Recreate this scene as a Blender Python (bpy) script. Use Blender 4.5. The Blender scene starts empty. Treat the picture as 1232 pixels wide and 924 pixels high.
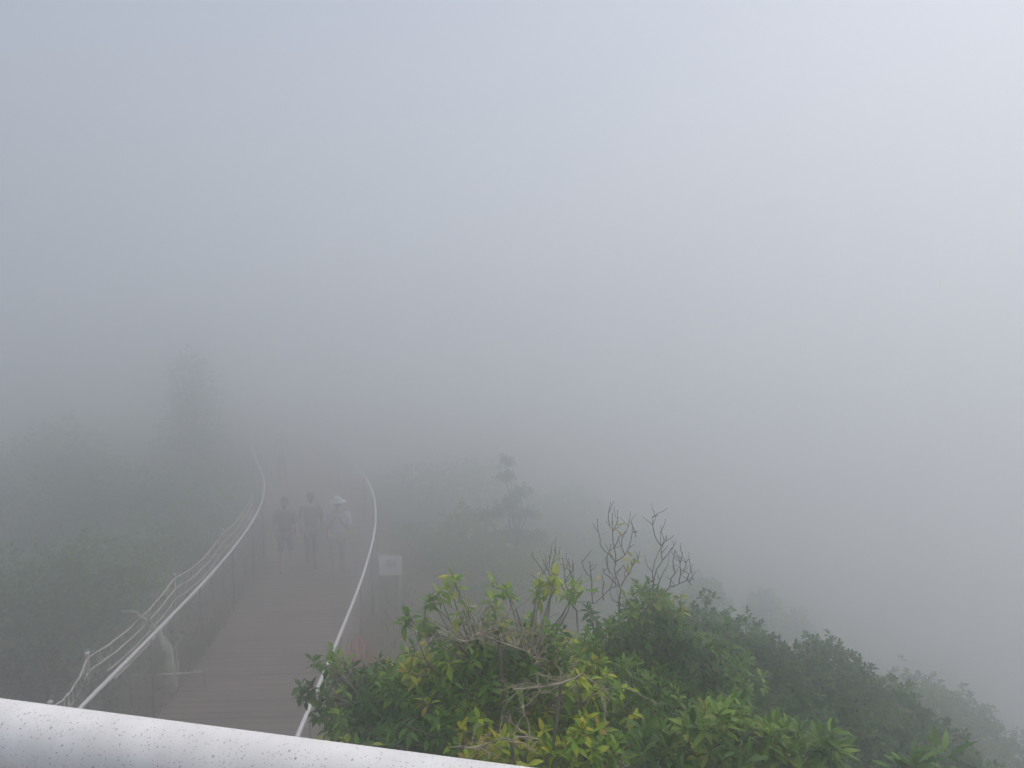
import bpy, math, random
import numpy as np
from mathutils import Vector, Matrix, Quaternion

random.seed(7)
rng = np.random.default_rng(7)
SC = bpy.context.scene
COL = SC.collection
R = math.radians

# ------------------------------------------------------------------ camera
CAM_H = 5.6
PITCH = R(5.46)
FPX = 931.0                       # focal length in pixels of the 1232 wide photo
cam_d = bpy.data.cameras.new('camera')
cam = bpy.data.objects.new('camera', cam_d)
COL.objects.link(cam)
cam.location = (0, 0, CAM_H)
cam.rotation_euler = (math.pi / 2 - PITCH, 0, 0)
cam_d.sensor_width = 36
cam_d.lens = FPX / 1232 * 36
cam_d.clip_start = 0.05
cam_d.clip_end = 1000
SC.camera = cam

# ------------------------------------------------------------------ sky and sun
SUN_EL, SUN_AZ = 66, 70          # degrees; azimuth measured from +Y towards +X
w = bpy.data.worlds.new('World')
SC.world = w
w.use_nodes = True
nt = w.node_tree
nt.nodes.clear()
sky = nt.nodes.new('ShaderNodeTexSky')
sky.sky_type = 'NISHITA'
sky.sun_disc = False
sky.sun_elevation = R(SUN_EL)
sky.sun_rotation = R(SUN_AZ)
sky.air_density = 1.0
sky.dust_density = 6.0
sky.ozone_density = 1.0
hs = nt.nodes.new('ShaderNodeHueSaturation')
hs.inputs['Saturation'].default_value = 0.75
bg = nt.nodes.new('ShaderNodeBackground')
bg.inputs['Strength'].default_value = 0.14
wo = nt.nodes.new('ShaderNodeOutputWorld')
nt.links.new(sky.outputs[0], hs.inputs['Color'])
nt.links.new(hs.outputs[0], bg.inputs['Color'])
nt.links.new(bg.outputs[0], wo.inputs[0])

sd = bpy.data.lights.new('sun', 'SUN')
sd.energy = 0.7
sd.angle = R(170)
sd.color = (0.98, 0.99, 1.0)
sun = bpy.data.objects.new('sun', sd)
COL.objects.link(sun)
_d = Vector((math.sin(R(SUN_AZ)) * math.cos(R(SUN_EL)), math.cos(R(SUN_AZ)) * math.cos(R(SUN_EL)), math.sin(R(SUN_EL))))
sun.rotation_euler = _d.to_track_quat('Z', 'Y').to_euler()
sun.location = _d * 60

SC.view_settings.view_transform = 'Standard'
SC.view_settings.look = 'None'
SC.view_settings.gamma = 1.0
SC.view_settings.exposure = -0.07
SC.view_settings.use_curve_mapping = False
SC.render.engine = 'CYCLES'
SC.cycles.use_denoising = True
SC.cycles.max_bounces = 20
SC.cycles.diffuse_bounces = 3
SC.cycles.glossy_bounces = 2
SC.cycles.transmission_bounces = 3
SC.cycles.volume_bounces = 16
SC.cycles.transparent_max_bounces = 4

FOG_DENSITY = 0.108

# ------------------------------------------------------------------ pixel helpers
_cp, _sp = math.cos(PITCH), math.sin(PITCH)
def ray(px, py):
    a = (px - 616) / FPX
    b = (462 - py) / FPX
    return np.array([a, _cp + b * _sp, -_sp + b * _cp])
def at_z(px, py, z):
    d = ray(px, py)
    q = d * ((z - CAM_H) / d[2])
    return np.array([q[0], q[1], z])
def at_y(px, py, y):
    d = ray(px, py)
    q = d * (y / d[1])
    return np.array([q[0], y, q[2] + CAM_H])

# ------------------------------------------------------------------ materials
def new_mat(name):
    m = bpy.data.materials.new(name)
    m.use_nodes = True
    n = m.node_tree.nodes
    return m, n, m.node_tree.links, n['Principled BSDF']

def plain(name, col, rough=0.7, var=0.18, scale=6.0, bump=0.0, metal=0.0, bscale=40.0):
    m, n, l, b = new_mat(name)
    tc = n.new('ShaderNodeTexCoord')
    nz = n.new('ShaderNodeTexNoise')
    nz.inputs['Scale'].default_value = scale
    nz.inputs['Detail'].default_value = 6
    l.new(tc.outputs['Object'], nz.inputs['Vector'])
    rp = n.new('ShaderNodeValToRGB')
    c = np.array(col)
    rp.color_ramp.elements[0].position = 0.3
    rp.color_ramp.elements[1].position = 0.7
    rp.color_ramp.elements[0].color = (*(c * (1 - var)), 1)
    rp.color_ramp.elements[1].color = (*np.minimum(c * (1 + var), 0.9), 1)
    l.new(nz.outputs['Fac'], rp.inputs['Fac'])
    l.new(rp.outputs['Color'], b.inputs['Base Color'])
    b.inputs['Roughness'].default_value = rough
    b.inputs['Metallic'].default_value = metal
    if bump:
        n2 = n.new('ShaderNodeTexNoise')
        n2.inputs['Scale'].default_value = bscale
        n2.inputs['Detail'].default_value = 5
        l.new(tc.outputs['Object'], n2.inputs['Vector'])
        bp = n.new('ShaderNodeBump')
        bp.inputs['Strength'].default_value = bump
        bp.inputs['Distance'].default_value = 0.02
        l.new(n2.outputs['Fac'], bp.inputs['Height'])
        l.new(bp.outputs['Normal'], b.inputs['Normal'])
    return m

LEAF_GAIN = 1.0
def leaf_mat(name, stops, rough=0.42, trans=0.3):
    """stops: list of (position, rgb) against the mesh attribute 'tint'"""
    stops = [(p, tuple(LEAF_GAIN * v for v in c)) for p, c in stops]
    m, n, l, b = new_mat(name)
    at = n.new('ShaderNodeAttribute')
    at.attribute_name = 'tint'
    rp = n.new('ShaderNodeValToRGB')
    e = rp.color_ramp.elements
    e[0].position, e[0].color = stops[0][0], (*stops[0][1], 1)
    e[1].position, e[1].color = stops[-1][0], (*stops[-1][1], 1)
    for p, c in stops[1:-1]:
        x = e.new(p)
        x.color = (*c, 1)
    l.new(at.outputs['Fac'], rp.inputs['Fac'])
    geo = n.new('ShaderNodeNewGeometry')
    mix = n.new('ShaderNodeMixRGB')          # paler, duller underside
    mix.blend_type = 'MIX'
    mix.inputs['Color2'].default_value = (0.09, 0.11, 0.06, 1)
    ml = n.new('ShaderNodeMath')
    ml.operation = 'MULTIPLY'
    ml.inputs[1].default_value = 0.25
    l.new(geo.outputs['Backfacing'], ml.inputs[0])
    l.new(ml.outputs[0], mix.inputs['Fac'])
    l.new(rp.outputs['Color'], mix.inputs['Color1'])
    l.new(mix.outputs['Color'], b.inputs['Base Color'])
    b.inputs['Roughness'].default_value = rough
    b.inputs['Specular IOR Level'].default_value = 0.3
    tr = n.new('ShaderNodeBsdfTranslucent')
    l.new(rp.outputs['Color'], tr.inputs['Color'])
    ms = n.new('ShaderNodeMixShader')
    ms.inputs[0].default_value = trans
    l.new(b.outputs[0], ms.inputs[1])
    l.new(tr.outputs[0], ms.inputs[2])
    out = [x for x in n if x.type == 'OUTPUT_MATERIAL'][0]
    l.new(ms.outputs[0], out.inputs['Surface'])
    return m

M = {}
M['bark'] = plain('bark', (0.085, 0.07, 0.055), 0.9, 0.45, 14, 0.5)
M['twig'] = plain('grey_twig', (0.17, 0.15, 0.135), 0.85, 0.4, 25)
M['dead'] = plain('dead_twig', (0.34, 0.29, 0.23), 0.9, 0.4, 18)
M['lichen'] = plain('lichen_bark', (0.36, 0.36, 0.30), 0.95, 0.4, 9, 0.6)
M['rope'] = plain('pale_rope', (0.62, 0.60, 0.57), 0.95, 0.4, 20)
M['cap'] = plain('white_cap', (0.8, 0.8, 0.78), 0.5, 0.05)
M['white_rail'] = plain('white_paint', (0.82, 0.83, 0.84), 0.35, 0.06, 5)
M['steel'] = plain('dark_steel', (0.11, 0.11, 0.11), 0.55, 0.3, 9)
M['post'] = plain('weathered_post', (0.36, 0.35, 0.33), 0.85, 0.35, 12, 0.3)
M['joist'] = plain('joist_wood', (0.07, 0.05, 0.04), 0.85, 0.3, 8)
M['concrete'] = plain('concrete', (0.32, 0.31, 0.29), 0.85, 0.2, 3, 0.3)
M['sign_white'] = plain('sign_white', (0.82, 0.84, 0.86), 0.45, 0.08, 7)
M['sign_tan'] = plain('sign_tan', (0.42, 0.37, 0.27), 0.7, 0.15)
M['sign_grey'] = plain('sign_print', (0.50, 0.54, 0.58), 0.6, 0.2, 30)
M['skin'] = plain('skin', (0.42, 0.25, 0.18), 0.55, 0.06)
M['hair'] = plain('hair', (0.015, 0.012, 0.01), 0.5, 0.3, 30)
M['eye'] = plain('eye', (0.03, 0.02, 0.015), 0.2, 0.1)
M['lip'] = plain('lip', (0.32, 0.12, 0.10), 0.5, 0.1)
M['shoe'] = plain('shoe', (0.04, 0.04, 0.045), 0.6, 0.2)

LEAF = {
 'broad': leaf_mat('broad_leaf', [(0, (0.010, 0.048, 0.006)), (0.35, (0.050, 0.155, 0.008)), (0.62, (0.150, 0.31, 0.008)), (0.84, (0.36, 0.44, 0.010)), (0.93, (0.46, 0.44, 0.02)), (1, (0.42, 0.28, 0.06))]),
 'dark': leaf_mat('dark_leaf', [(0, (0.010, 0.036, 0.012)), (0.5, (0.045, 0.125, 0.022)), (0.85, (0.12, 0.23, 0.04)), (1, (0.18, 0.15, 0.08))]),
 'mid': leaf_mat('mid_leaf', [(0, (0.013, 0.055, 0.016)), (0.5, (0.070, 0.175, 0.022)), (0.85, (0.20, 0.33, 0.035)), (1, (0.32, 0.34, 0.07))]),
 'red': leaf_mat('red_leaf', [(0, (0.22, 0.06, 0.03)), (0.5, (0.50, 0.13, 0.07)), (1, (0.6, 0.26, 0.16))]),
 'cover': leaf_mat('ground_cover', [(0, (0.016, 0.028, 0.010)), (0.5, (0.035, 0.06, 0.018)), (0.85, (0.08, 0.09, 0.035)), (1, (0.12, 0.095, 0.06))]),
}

# ------------------------------------------------------------------ mesh helpers
class MB:
    def __init__(s):
        s.v, s.f = [], []
    def box(s, c, size, rot=None):
        o = len(s.v)
        rot = rot or Matrix.Identity(3)
        for dx in (-.5, .5):
            for dy in (-.5, .5):
                for dz in (-.5, .5):
                    q = rot @ Vector((dx * size[0], dy * size[1], dz * size[2]))
                    s.v.append((c[0] + q.x, c[1] + q.y, c[2] + q.z))
        for a in ((0, 1, 3, 2), (4, 6, 7, 5), (0, 4, 5, 1), (2, 3, 7, 6), (0, 2, 6, 4), (1, 5, 7, 3)):
            s.f.append(tuple(o + i for i in a))
        return s
    def tube(s, pts, rad, n=6, cap=True):
        pts = [Vector(p) for p in pts]
        if not hasattr(rad, '__len__'):
            rad = [rad] * len(pts)
        o = len(s.v)
        prev = None
        for i, p in enumerate(pts):
            t = (pts[min(i + 1, len(pts) - 1)] - pts[max(i - 1, 0)])
            if t.length < 1e-9:
                t = Vector((0, 0, 1))
            t.normalize()
            if prev is None:
                a = Vector((1, 0, 0)) if abs(t.x) < 0.8 else Vector((0, 1, 0))
                u = t.cross(a).normalized()
            else:
                u = (prev - t * prev.dot(t))
                u = u.normalized() if u.length > 1e-6 else t.orthogonal().normalized()
            prev = u
            vv = t.cross(u)
            for k in range(n):
                an = 2 * math.pi * k / n
                q = p + (u * math.cos(an) + vv * math.sin(an)) * rad[i]
                s.v.append(tuple(q))
        for i in range(len(pts) - 1):
            for k in range(n):
                k2 = (k + 1) % n
                s.f.append((o + i * n + k, o + i * n + k2, o + (i + 1) * n + k2, o + (i + 1) * n + k))
        if cap:
            s.f.append(tuple(o + k for k in reversed(range(n))))
            e = o + (len(pts) - 1) * n
            s.f.append(tuple(e + k for k in range(n)))
        return s
    def ball(s, c, r, nu=8, nv=6):
        r = r if hasattr(r, '__len__') else (r, r, r)
        o = len(s.v)
        for j in range(1, nv):
            th = math.pi * j / nv
            for i in range(nu):
                ph = 2 * math.pi * i / nu
                s.v.append((c[0] + r[0] * math.sin(th) * math.cos(ph), c[1] + r[1] * math.sin(th) * math.sin(ph), c[2] + r[2] * math.cos(th)))
        top = len(s.v); s.v.append((c[0], c[1], c[2] + r[2]))
        bot = len(s.v); s.v.append((c[0], c[1], c[2] - r[2]))
        for j in range(nv - 2):
            for i in range(nu):
                i2 = (i + 1) % nu
                s.f.append((o + j * nu + i, o + (j + 1) * nu + i, o + (j + 1) * nu + i2, o + j * nu + i2))
        for i in range(nu):
            i2 = (i + 1) % nu
            s.f.append((top, o + i, o + i2))
            s.f.append((bot, o + (nv - 2) * nu + i2, o + (nv - 2) * nu + i))
        return s
    def mesh(s, name, mat, off=(0, 0, 0), smooth=True):
        me = bpy.data.meshes.new(name)
        v = np.array(s.v, dtype=float) - np.array(off)
        me.from_pydata(v.tolist(), [], s.f)
        if mat:
            me.materials.append(mat)
        if smooth:
            me.polygons.foreach_set('use_smooth', [True] * len(me.polygons))
        me.update()
        return me
    def build(s, name, mat, parent=None, smooth=True, off=None):
        if off is None:
            off = tuple(parent.location) if parent else (0, 0, 0)
        o = bpy.data.objects.new(name, s.mesh(name, mat, off, smooth))
        COL.objects.link(o)
        if parent:
            o.parent = parent
        return o

def thing(name, loc, label, cat, group=None):
    e = bpy.data.objects.new(name, None)
    e.empty_display_size = 0.2
    COL.objects.link(e)
    e.location = tuple(float(q) for q in loc)
    e['label'] = label
    e['category'] = cat
    if group:
        e['group'] = group
    return e

def obj_from(name, me, parent=None):
    o = bpy.data.objects.new(name, me)
    COL.objects.link(o)
    if parent:
        o.parent = parent
    return o

def grid_mesh(name, xs, ys, zf, mat):
    X, Y = np.meshgrid(xs, ys)
    Z = zf(X, Y)
    v = np.stack([X, Y, Z], -1).reshape(-1, 3)
    nx, ny = len(xs), len(ys)
    idx = np.arange(nx * ny).reshape(ny, nx)
    f = np.stack([idx[:-1, :-1], idx[:-1, 1:], idx[1:, 1:], idx[1:, :-1]], -1).reshape(-1, 4)
    me = bpy.data.meshes.new(name)
    me.from_pydata(v.tolist(), [], f.tolist())
    me.polygons.foreach_set('use_smooth', [True] * len(me.polygons))
    me.materials.append(mat)
    return me

# ------------------------------------------------------------------ the line of the boardwalk
_L = [(95.5, 852.3), (137.7, 810.9), (188, 759.8), (226, 720), (246.7, 698.6), (266.7, 676), (282.3, 658.8), (295.3, 643.2), (306.5, 627.6), (314.3, 613.7), (316.9, 601.6), (318.6, 589.5), (318.5, 565)]
_R = [(360, 885), (372, 850), (402.4, 777.3), (422.8, 725.7), (438, 685.7), (446.4, 657), (450, 638), (450.5, 619), (447.6, 602), (444, 588), (439.3, 578.6)]
_pl = np.array([at_z(*q, 1.1) for q in _L])
_pr = np.array([at_z(*q, 1.1) for q in _R])
_cl = np.polyfit(_pl[:, 1], _pl[:, 0], 3)
_cr = np.polyfit(_pr[:, 1], _pr[:, 0], 3)
def _side(c, y):
    y = np.asarray(y, float)
    dc = np.polyder(c)
    lo, hi = 8.0, 21.5
    yy = np.clip(y, lo, hi)
    return np.polyval(c, yy) + np.polyval(dc, yy) * (y - yy)
def cx(y):
    return 0.5 * (_side(_cl, y) + _side(_cr, y))

# ------------------------------------------------------------------ terrain
def vnoise(x, y, s, seed=0):
    return (np.sin(x * s + 1.3 + seed) * np.cos(y * s * 0.9 + 0.7 * seed) + 0.5 * np.sin(x * s * 2.3 + y * s * 1.7 + seed)) / 1.5
def gz(x, y):
    x = np.asarray(x, float); y = np.asarray(y, float)
    u = x - cx(np.clip(y, 0, 40))
    r = np.maximum(u - 2.2, 0)
    l = np.maximum(-u - 2.6, 0)
    z = -0.32 - 55 * np.tanh((0.50 * r + 0.03 * r ** 2) / 55) - 30 * np.tanh(np.maximum(y - 34, 0) ** 2 * .012 / 30) - 12 * np.tanh(0.16 * l / 12)
    z = z + 0.14 * vnoise(x, y, 0.55) * np.clip((np.abs(u) - 1.4) / 2, 0, 1) + 0.5 * vnoise(x, y, 0.14, 2) * np.clip((np.abs(u) - 3) / 6, 0, 1)
    return z

m, n, l, b = new_mat('ground_soil')
tc = n.new('ShaderNodeTexCoord')
n1 = n.new('ShaderNodeTexNoise'); n1.inputs['Scale'].default_value = 0.8; n1.inputs['Detail'].default_value = 8
n2 = n.new('ShaderNodeTexNoise'); n2.inputs['Scale'].default_value = 14; n2.inputs['Detail'].default_value = 6
l.new(tc.outputs['Object'], n1.inputs['Vector']); l.new(tc.outputs['Object'], n2.inputs['Vector'])
r1 = n.new('ShaderNodeValToRGB')
r1.color_ramp.elements[0].position = 0.38; r1.color_ramp.elements[0].color = (0.035, 0.042, 0.02, 1)
r1.color_ramp.elements[1].position = 0.62; r1.color_ramp.elements[1].color = (0.10, 0.075, 0.055, 1)
l.new(n1.outputs['Fac'], r1.inputs['Fac'])
mx = n.new('ShaderNodeMixRGB'); mx.blend_type = 'OVERLAY'; mx.inputs['Fac'].default_value = 0.6
l.new(r1.outputs['Color'], mx.inputs['Color1']); l.new(n2.outputs['Fac'], mx.inputs['Color2'])
l.new(mx.outputs['Color'], b.inputs['Base Color'])
b.inputs['Roughness'].default_value = 0.95
bp = n.new('ShaderNodeBump'); bp.inputs['Strength'].default_value = 0.7; bp.inputs['Distance'].default_value = 0.06
l.new(n2.outputs['Fac'], bp.inputs['Height']); l.new(bp.outputs['Normal'], b.inputs['Normal'])
M['ground'] = m

xs = np.concatenate([np.linspace(-120, -24, 25), np.linspace(-23, 23, 139), np.linspace(24, 120, 25)])
ys = np.concatenate([np.linspace(-70, -9, 16), np.linspace(-8, 40, 145), np.linspace(42, 170, 33)])
g = obj_from('ground', grid_mesh('ground', xs, ys, gz, M['ground']))
g['kind'] = 'structure'
g['label'] = 'brown and green hillside soil sloping away from the boardwalk'

# ------------------------------------------------------------------ boardwalk of planks
def wood_mat(name, a, c):
    m, n, l, b = new_mat(name)
    tc = n.new('ShaderNodeTexCoord')
    oi = n.new('ShaderNodeObjectInfo')
    mp = n.new('ShaderNodeMapping')
    mp.inputs['Scale'].default_value = (1.2, 22, 22)
    ad = n.new('ShaderNodeVectorMath'); ad.operation = 'ADD'
    cb = n.new('ShaderNodeCombineXYZ')
    mu = n.new('ShaderNodeMath'); mu.operation = 'MULTIPLY'; mu.inputs[1].default_value = 50
    l.new(oi.outputs['Random'], mu.inputs[0]); l.new(mu.outputs[0], cb.inputs['X']); l.new(mu.outputs[0], cb.inputs['Z'])
    l.new(tc.outputs['Object'], ad.inputs[0]); l.new(cb.outputs[0], ad.inputs[1])
    l.new(ad.outputs[0], mp.inputs['Vector'])
    nz = n.new('ShaderNodeTexNoise'); nz.inputs['Scale'].default_value = 2.2; nz.inputs['Detail'].default_value = 8; nz.inputs['Roughness'].default_value = 0.65
    l.new(mp.outputs[0], nz.inputs['Vector'])
    rp = n.new('ShaderNodeValToRGB')
    rp.color_ramp.elements[0].position = 0.28; rp.color_ramp.elements[0].color = (*a, 1)
    rp.color_ramp.elements[1].position = 0.75; rp.color_ramp.elements[1].color = (*c, 1)
    l.new(nz.outputs['Fac'], rp.inputs['Fac'])
    hv = n.new('ShaderNodeHueSaturation')
    mr = n.new('ShaderNodeMapRange'); mr.inputs['To Min'].default_value = 0.72; mr.inputs['To Max'].default_value = 1.25
    l.new(oi.outputs['Random'], mr.inputs['Value']); l.new(mr.outputs[0], hv.inputs['Value'])
    l.new(rp.outputs['Color'], hv.inputs['Color'])
    ge = n.new('ShaderNodeNewGeometry')
    nw = n.new('ShaderNodeTexNoise'); nw.inputs['Scale'].default_value = 0.9; nw.inputs['Detail'].default_value = 5
    l.new(ge.outputs['Position'], nw.inputs['Vector'])
    mw = n.new('ShaderNodeMapRange'); mw.inputs['From Min'].default_value = .3; mw.inputs['From Max'].default_value = .7
    mw.inputs['To Min'].default_value = .68; mw.inputs['To Max'].default_value = 1.3
    l.new(nw.outputs['Fac'], mw.inputs['Value'])
    vm = n.new('ShaderNodeVectorMath'); vm.operation = 'SCALE'
    l.new(hv.outputs['Color'], vm.inputs[0]); l.new(mw.outputs[0], vm.inputs['Scale'])
    l.new(vm.outputs[0], b.inputs['Base Color'])
    b.inputs['Roughness'].default_value = 0.55
    bp = n.new('ShaderNodeBump'); bp.inputs['Strength'].default_value = 0.35; bp.inputs['Distance'].default_value = 0.01
    l.new(nz.outputs['Fac'], bp.inputs['Height']); l.new(bp.outputs['Normal'], b.inputs['Normal'])
    return m
M['plank'] = wood_mat('plank_wood', (0.085, 0.064, 0.055), (0.175, 0.135, 0.118))

walk = bpy.data.objects.new('boardwalk', None)
COL.objects.link(walk)
walk['kind'] = 'structure'
walk['label'] = 'brown plank boardwalk curving into the fog'
PL_W, PL_GAP = 0.150, 0.009
WALK_W = 2.42
def plank_mesh(i):
    v = []
    hx, hy, t = WALK_W / 2, PL_W / 2, 0.04
    bev = 0.005
    for x in (-hx, hx):
        v += [(x, -hy, -t), (x, -hy, -bev), (x, -hy + bev, 0), (x, hy - bev, 0), (x, hy, -bev), (x, hy, -t)]
    f = [tuple(range(6)), tuple(reversed(range(6, 12)))]
    for k in range(6):
        k2 = (k + 1) % 6
        f.append((k, k + 6, k2 + 6, k2))
    me = bpy.data.meshes.new('plank')
    me.from_pydata([(x + random.uniform(-.012, .012), y, z) for x, y, z in v], [], f)
    me.materials.append(M['plank'])
    return me
pmesh = [plank_mesh(i) for i in range(5)]
def walk_point(y):
    x = float(cx(y))
    sl = float(cx(y + .05) - cx(y - .05)) / .1
    return x, sl
y = 3.6
cnt = 0
while y < 34 and cnt < 296:
    x, sl = walk_point(y)
    o = obj_from('plank', pmesh[cnt % 5], walk)
    o.location = (x + random.uniform(-.012, .012), y, random.uniform(-.003, .003))
    o.rotation_euler = (random.uniform(-.006, .006), random.uniform(-.002, .002), -math.atan(sl) + random.uniform(-.003, .003))
    y += (PL_W + PL_GAP) / math.sqrt(1 + sl * sl)
    cnt += 1
Y_END = y
def along(off, z, y0, y1, step=0.4):
    pts = []
    for yy in np.arange(y0, y1 + 1e-6, step):
        x, sl = walk_point(yy)
        nrm = np.array([1, -sl]) / math.sqrt(1 + sl * sl)
        pts.append((x + nrm[0] * off, yy + nrm[1] * off, z))
    return pts
for off in (-1.12, 0, 1.12):
    mb = MB()
    P = along(off, -0.10, 3.6, Y_END - .2, 0.5)
    for a, c in zip(P[:-1], P[1:]):
        a = Vector(a); c = Vector(c)
        d = c - a
        mb.box((a + c) / 2, (0.07, d.length, 0.115), Matrix.Rotation(math.atan2(-d.x, d.y), 3, 'Z'))
    mb.build('joist', M['joist'], walk, smooth=False)
yy = 4.5
while yy < 32:
    x, sl = walk_point(yy)
    for off in (-1.0, 1.0):
        gx, gy = x + off, yy - sl * off
        z0 = float(gz(gx, gy)) - 0.25
        MB().box((gx, gy, (z0 - .16) / 2), (0.13, 0.13, abs(z0 + .16)), Matrix.Rotation(-math.atan(sl), 3, 'Z')).build('support_post', M['joist'], walk, smooth=False)
    yy += 2.4

# white handrails on both sides of the boardwalk
def handrail(off, label):
    x, sl = walk_point(5.0)
    t = thing('handrail', (x + off, 5.0, 0), label, 'handrail', None)
    mb = MB()
    mb.tube(along(off, 1.10, 4.2, 33.0, 0.3), 0.025, 10)
    mb.build('top_rail', M['white_rail'], t)
    for zz in (0.72, 0.38):
        MB().tube(along(off, zz, 4.2, 33.0, 0.6), 0.004, 4).build('wire', M['steel'], t)
    yy = 4.4
    while yy < 33:
        x, sl = walk_point(yy)
        nrm = np.array([1, -sl]) / math.sqrt(1 + sl * sl)
        q = (x + nrm[0] * off, yy + nrm[1] * off)
        MB().tube([(q[0], q[1], -0.34), (q[0], q[1], 1.085)], 0.018, 8).build('post', M['steel'], t)
        yy += 2.0
    return t
handrail(-1.30, 'thin white pipe handrail beside the rope fence')
handrail(1.30, 'thin white pipe handrail on the sign board side of the boardwalk')

# rope fence left of the boardwalk
def rope_fence():
    tops = [(60, 846), (105, 787), (210, 692), (268, 638), (303, 594)]
    P = [at_z(px, py, 1.02) for px, py in tops]
    P = [P[0] + (P[0] - P[1]) * 0.9] + P
    base = (P[2][0], P[2][1], float(gz(P[2][0], P[2][1])))
    t = thing('rope_fence', base, 'pale lichen covered rope fence on white capped posts beside the handrail', 'fence')
    for q in P:
        z0 = float(gz(q[0], q[1])) - 0.2
        lean = (random.uniform(-.05, .05), random.uniform(-.05, .05))
        o = MB().tube([(q[0] + lean[0], q[1] + lean[1], z0), (q[0] + lean[0] * .4, q[1] + lean[1] * .4, .5), (q[0], q[1], 1.02)], [0.03, 0.027, 0.024], 8).build('post', M['post'], t)
        MB().ball((q[0], q[1], 1.03), (.034, .034, .026)).build('cap', M['cap'], o, off=base)
    for a, c in zip(P[:-1], P[1:]):
        for zz, sag in ((0.97, .13), (0.78, .12), (0.60, .12), (0.40, .10)):
            pts, rad = [], []
            for k in range(17):
                s = k / 16
                q = a + (c - a) * s
                pts.append((q[0] + random.uniform(-.008, .008), q[1], zz - sag * 4 * s * (1 - s) + random.uniform(-.008, .008)))
                rad.append(random.uniform(.008, .017))
            MB().tube(pts, rad, 6).build('rope', M['rope'], t)
        for k in range(18):
            s0, s1 = k / 18, (k + 1) / 18
            za, zb = (.97 - .52 * s0 * (1 - s0), .40 - .40 * s1 * (1 - s1))
            if k % 2:
                za, zb = (.40 - .40 * s0 * (1 - s0), .97 - .52 * s1 * (1 - s1))
            qa, qb = a + (c - a) * s0, a + (c - a) * s1
            MB().tube([(qa[0], qa[1], za), ((qa[0] + qb[0]) / 2, (qa[1] + qb[1]) / 2 - .01, (za + zb) / 2 - .015), (qb[0], qb[1], zb)], .0045, 4).build('net_cord', M['rope'], t)
        s = random.uniform(.3, .7)
        q = a + (c - a) * s
        MB().ball((q[0], q[1], .97 - .13 * 4 * s * (1 - s)), .02).build('knot', M['cap'], t)
rope_fence()

# crooked dead trunk by the rope fence
b0 = at_z(208, 842, -0.3)
b0[0] -= 0.12
t = thing('dead_tree', (b0[0], b0[1], float(gz(b0[0], b0[1]))), 'crooked lichen grey dead trunk bent over the rope fence', 'dead tree')
Yt = b0[1]
pts = [(b0[0], Yt, -0.45)] + [tuple(at_y(px, py, Yt + dy)) for px, py, dy in ((207, 825, 0), (204, 800, 0), (204, 785, .02), (196, 771, .1), (188, 758, .18), (180, 750, .26), (168, 741, .35), (157, 736, .42), (145, 735, .5))]
rad0 = [.10, .095, .085, .075, .062, .055, .05, .036, .028, .012]
tp_, tr_ = [], []
for k in range(len(pts) - 1):
    for f_ in (0, .33, .66):
        q_ = np.array(pts[k]) * (1 - f_) + np.array(pts[k + 1]) * f_
        tp_.append(tuple(q_ + rng.normal(0, .012, 3)))
        tr_.append((rad0[k] * (1 - f_) + rad0[k + 1] * f_) * rng.uniform(.72, 1.25))
tp_.append(pts[-1]); tr_.append(.01)
MB().tube(tp_, tr_, 9).build('trunk', M['lichen'], t)
for px, py, qx, qy in ((211, 832, 213, 783), (188, 758, 193, 744), (204, 787, 218, 768), (172, 744, 160, 748), (196, 771, 186, 764), (180, 750, 176, 738), (206, 812, 200, 800), (160, 737, 150, 744)):
    a = at_y(px, py, Yt + .05); c = at_y(qx, qy, Yt + .2)
    mid = (a + c) / 2 + np.array([.03, 0, .02])
    MB().tube([a, mid, c], [.022, .017, .008], 6).build('branch', M['lichen'], t)
a = at_y(156, 812, Yt - .12); c = at_y(246, 808, Yt - .12)
t2 = thing('thin_pole', tuple((a + c) / 2), 'thin pale pole lying level across the crooked dead trunk', 'pole')
MB().tube([a, (a + c) / 2 + np.array([0, 0, -.015]), c], [.012, .014, .010], 6).build('rod', M['rope'], t2)
for q in (a, c):
    z0 = float(gz(q[0], q[1])) - .1
    MB().tube([(q[0] + .02, q[1], z0), (q[0], q[1], q[2] + .03)], [.012, .009], 6).build('stake', M['joist'], t2)

# ------------------------------------------------------------------ near white rail of the platform
m, n, l, b = new_mat('speckled_white')
tc = n.new('ShaderNodeTexCoord')
def specks(scale, thr, seed):
    mp = n.new('ShaderNodeMapping'); mp.inputs['Location'].default_value = (seed, seed * .7, seed * .3)
    l.new(tc.outputs['Object'], mp.inputs['Vector'])
    vo = n.new('ShaderNodeTexVoronoi'); vo.inputs['Scale'].default_value = scale; vo.inputs['Randomness'].default_value = 1
    l.new(mp.outputs[0], vo.inputs['Vector'])
    sep = n.new('ShaderNodeSeparateColor'); l.new(vo.outputs['Color'], sep.inputs[0])
    mul = n.new('ShaderNodeMath'); mul.operation = 'MULTIPLY'; mul.inputs[1].default_value = thr
    l.new(sep.outputs[0], mul.inputs[0])
    sq = n.new('ShaderNodeMath'); sq.operation = 'MULTIPLY'; l.new(mul.outputs[0], sq.inputs[0]); l.new(sep.outputs[1], sq.inputs[1])
    lt = n.new('ShaderNodeMath'); lt.operation = 'SUBTRACT'; l.new(sq.outputs[0], lt.inputs[0]); l.new(vo.outputs['Distance'], lt.inputs[1])
    mr = n.new('ShaderNodeMapRange'); mr.inputs['From Min'].default_value = 0; mr.inputs['From Max'].default_value = 0.06
    l.new(lt.outputs[0], mr.inputs['Value'])
    fd = n.new('ShaderNodeMath'); fd.operation = 'MULTIPLY'; l.new(mr.outputs[0], fd.inputs[0]); l.new(sep.outputs[2], fd.inputs[1])
    return fd
s1 = specks(235, 0.50, 0)
s2 = specks(450, 0.66, 3)
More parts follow.
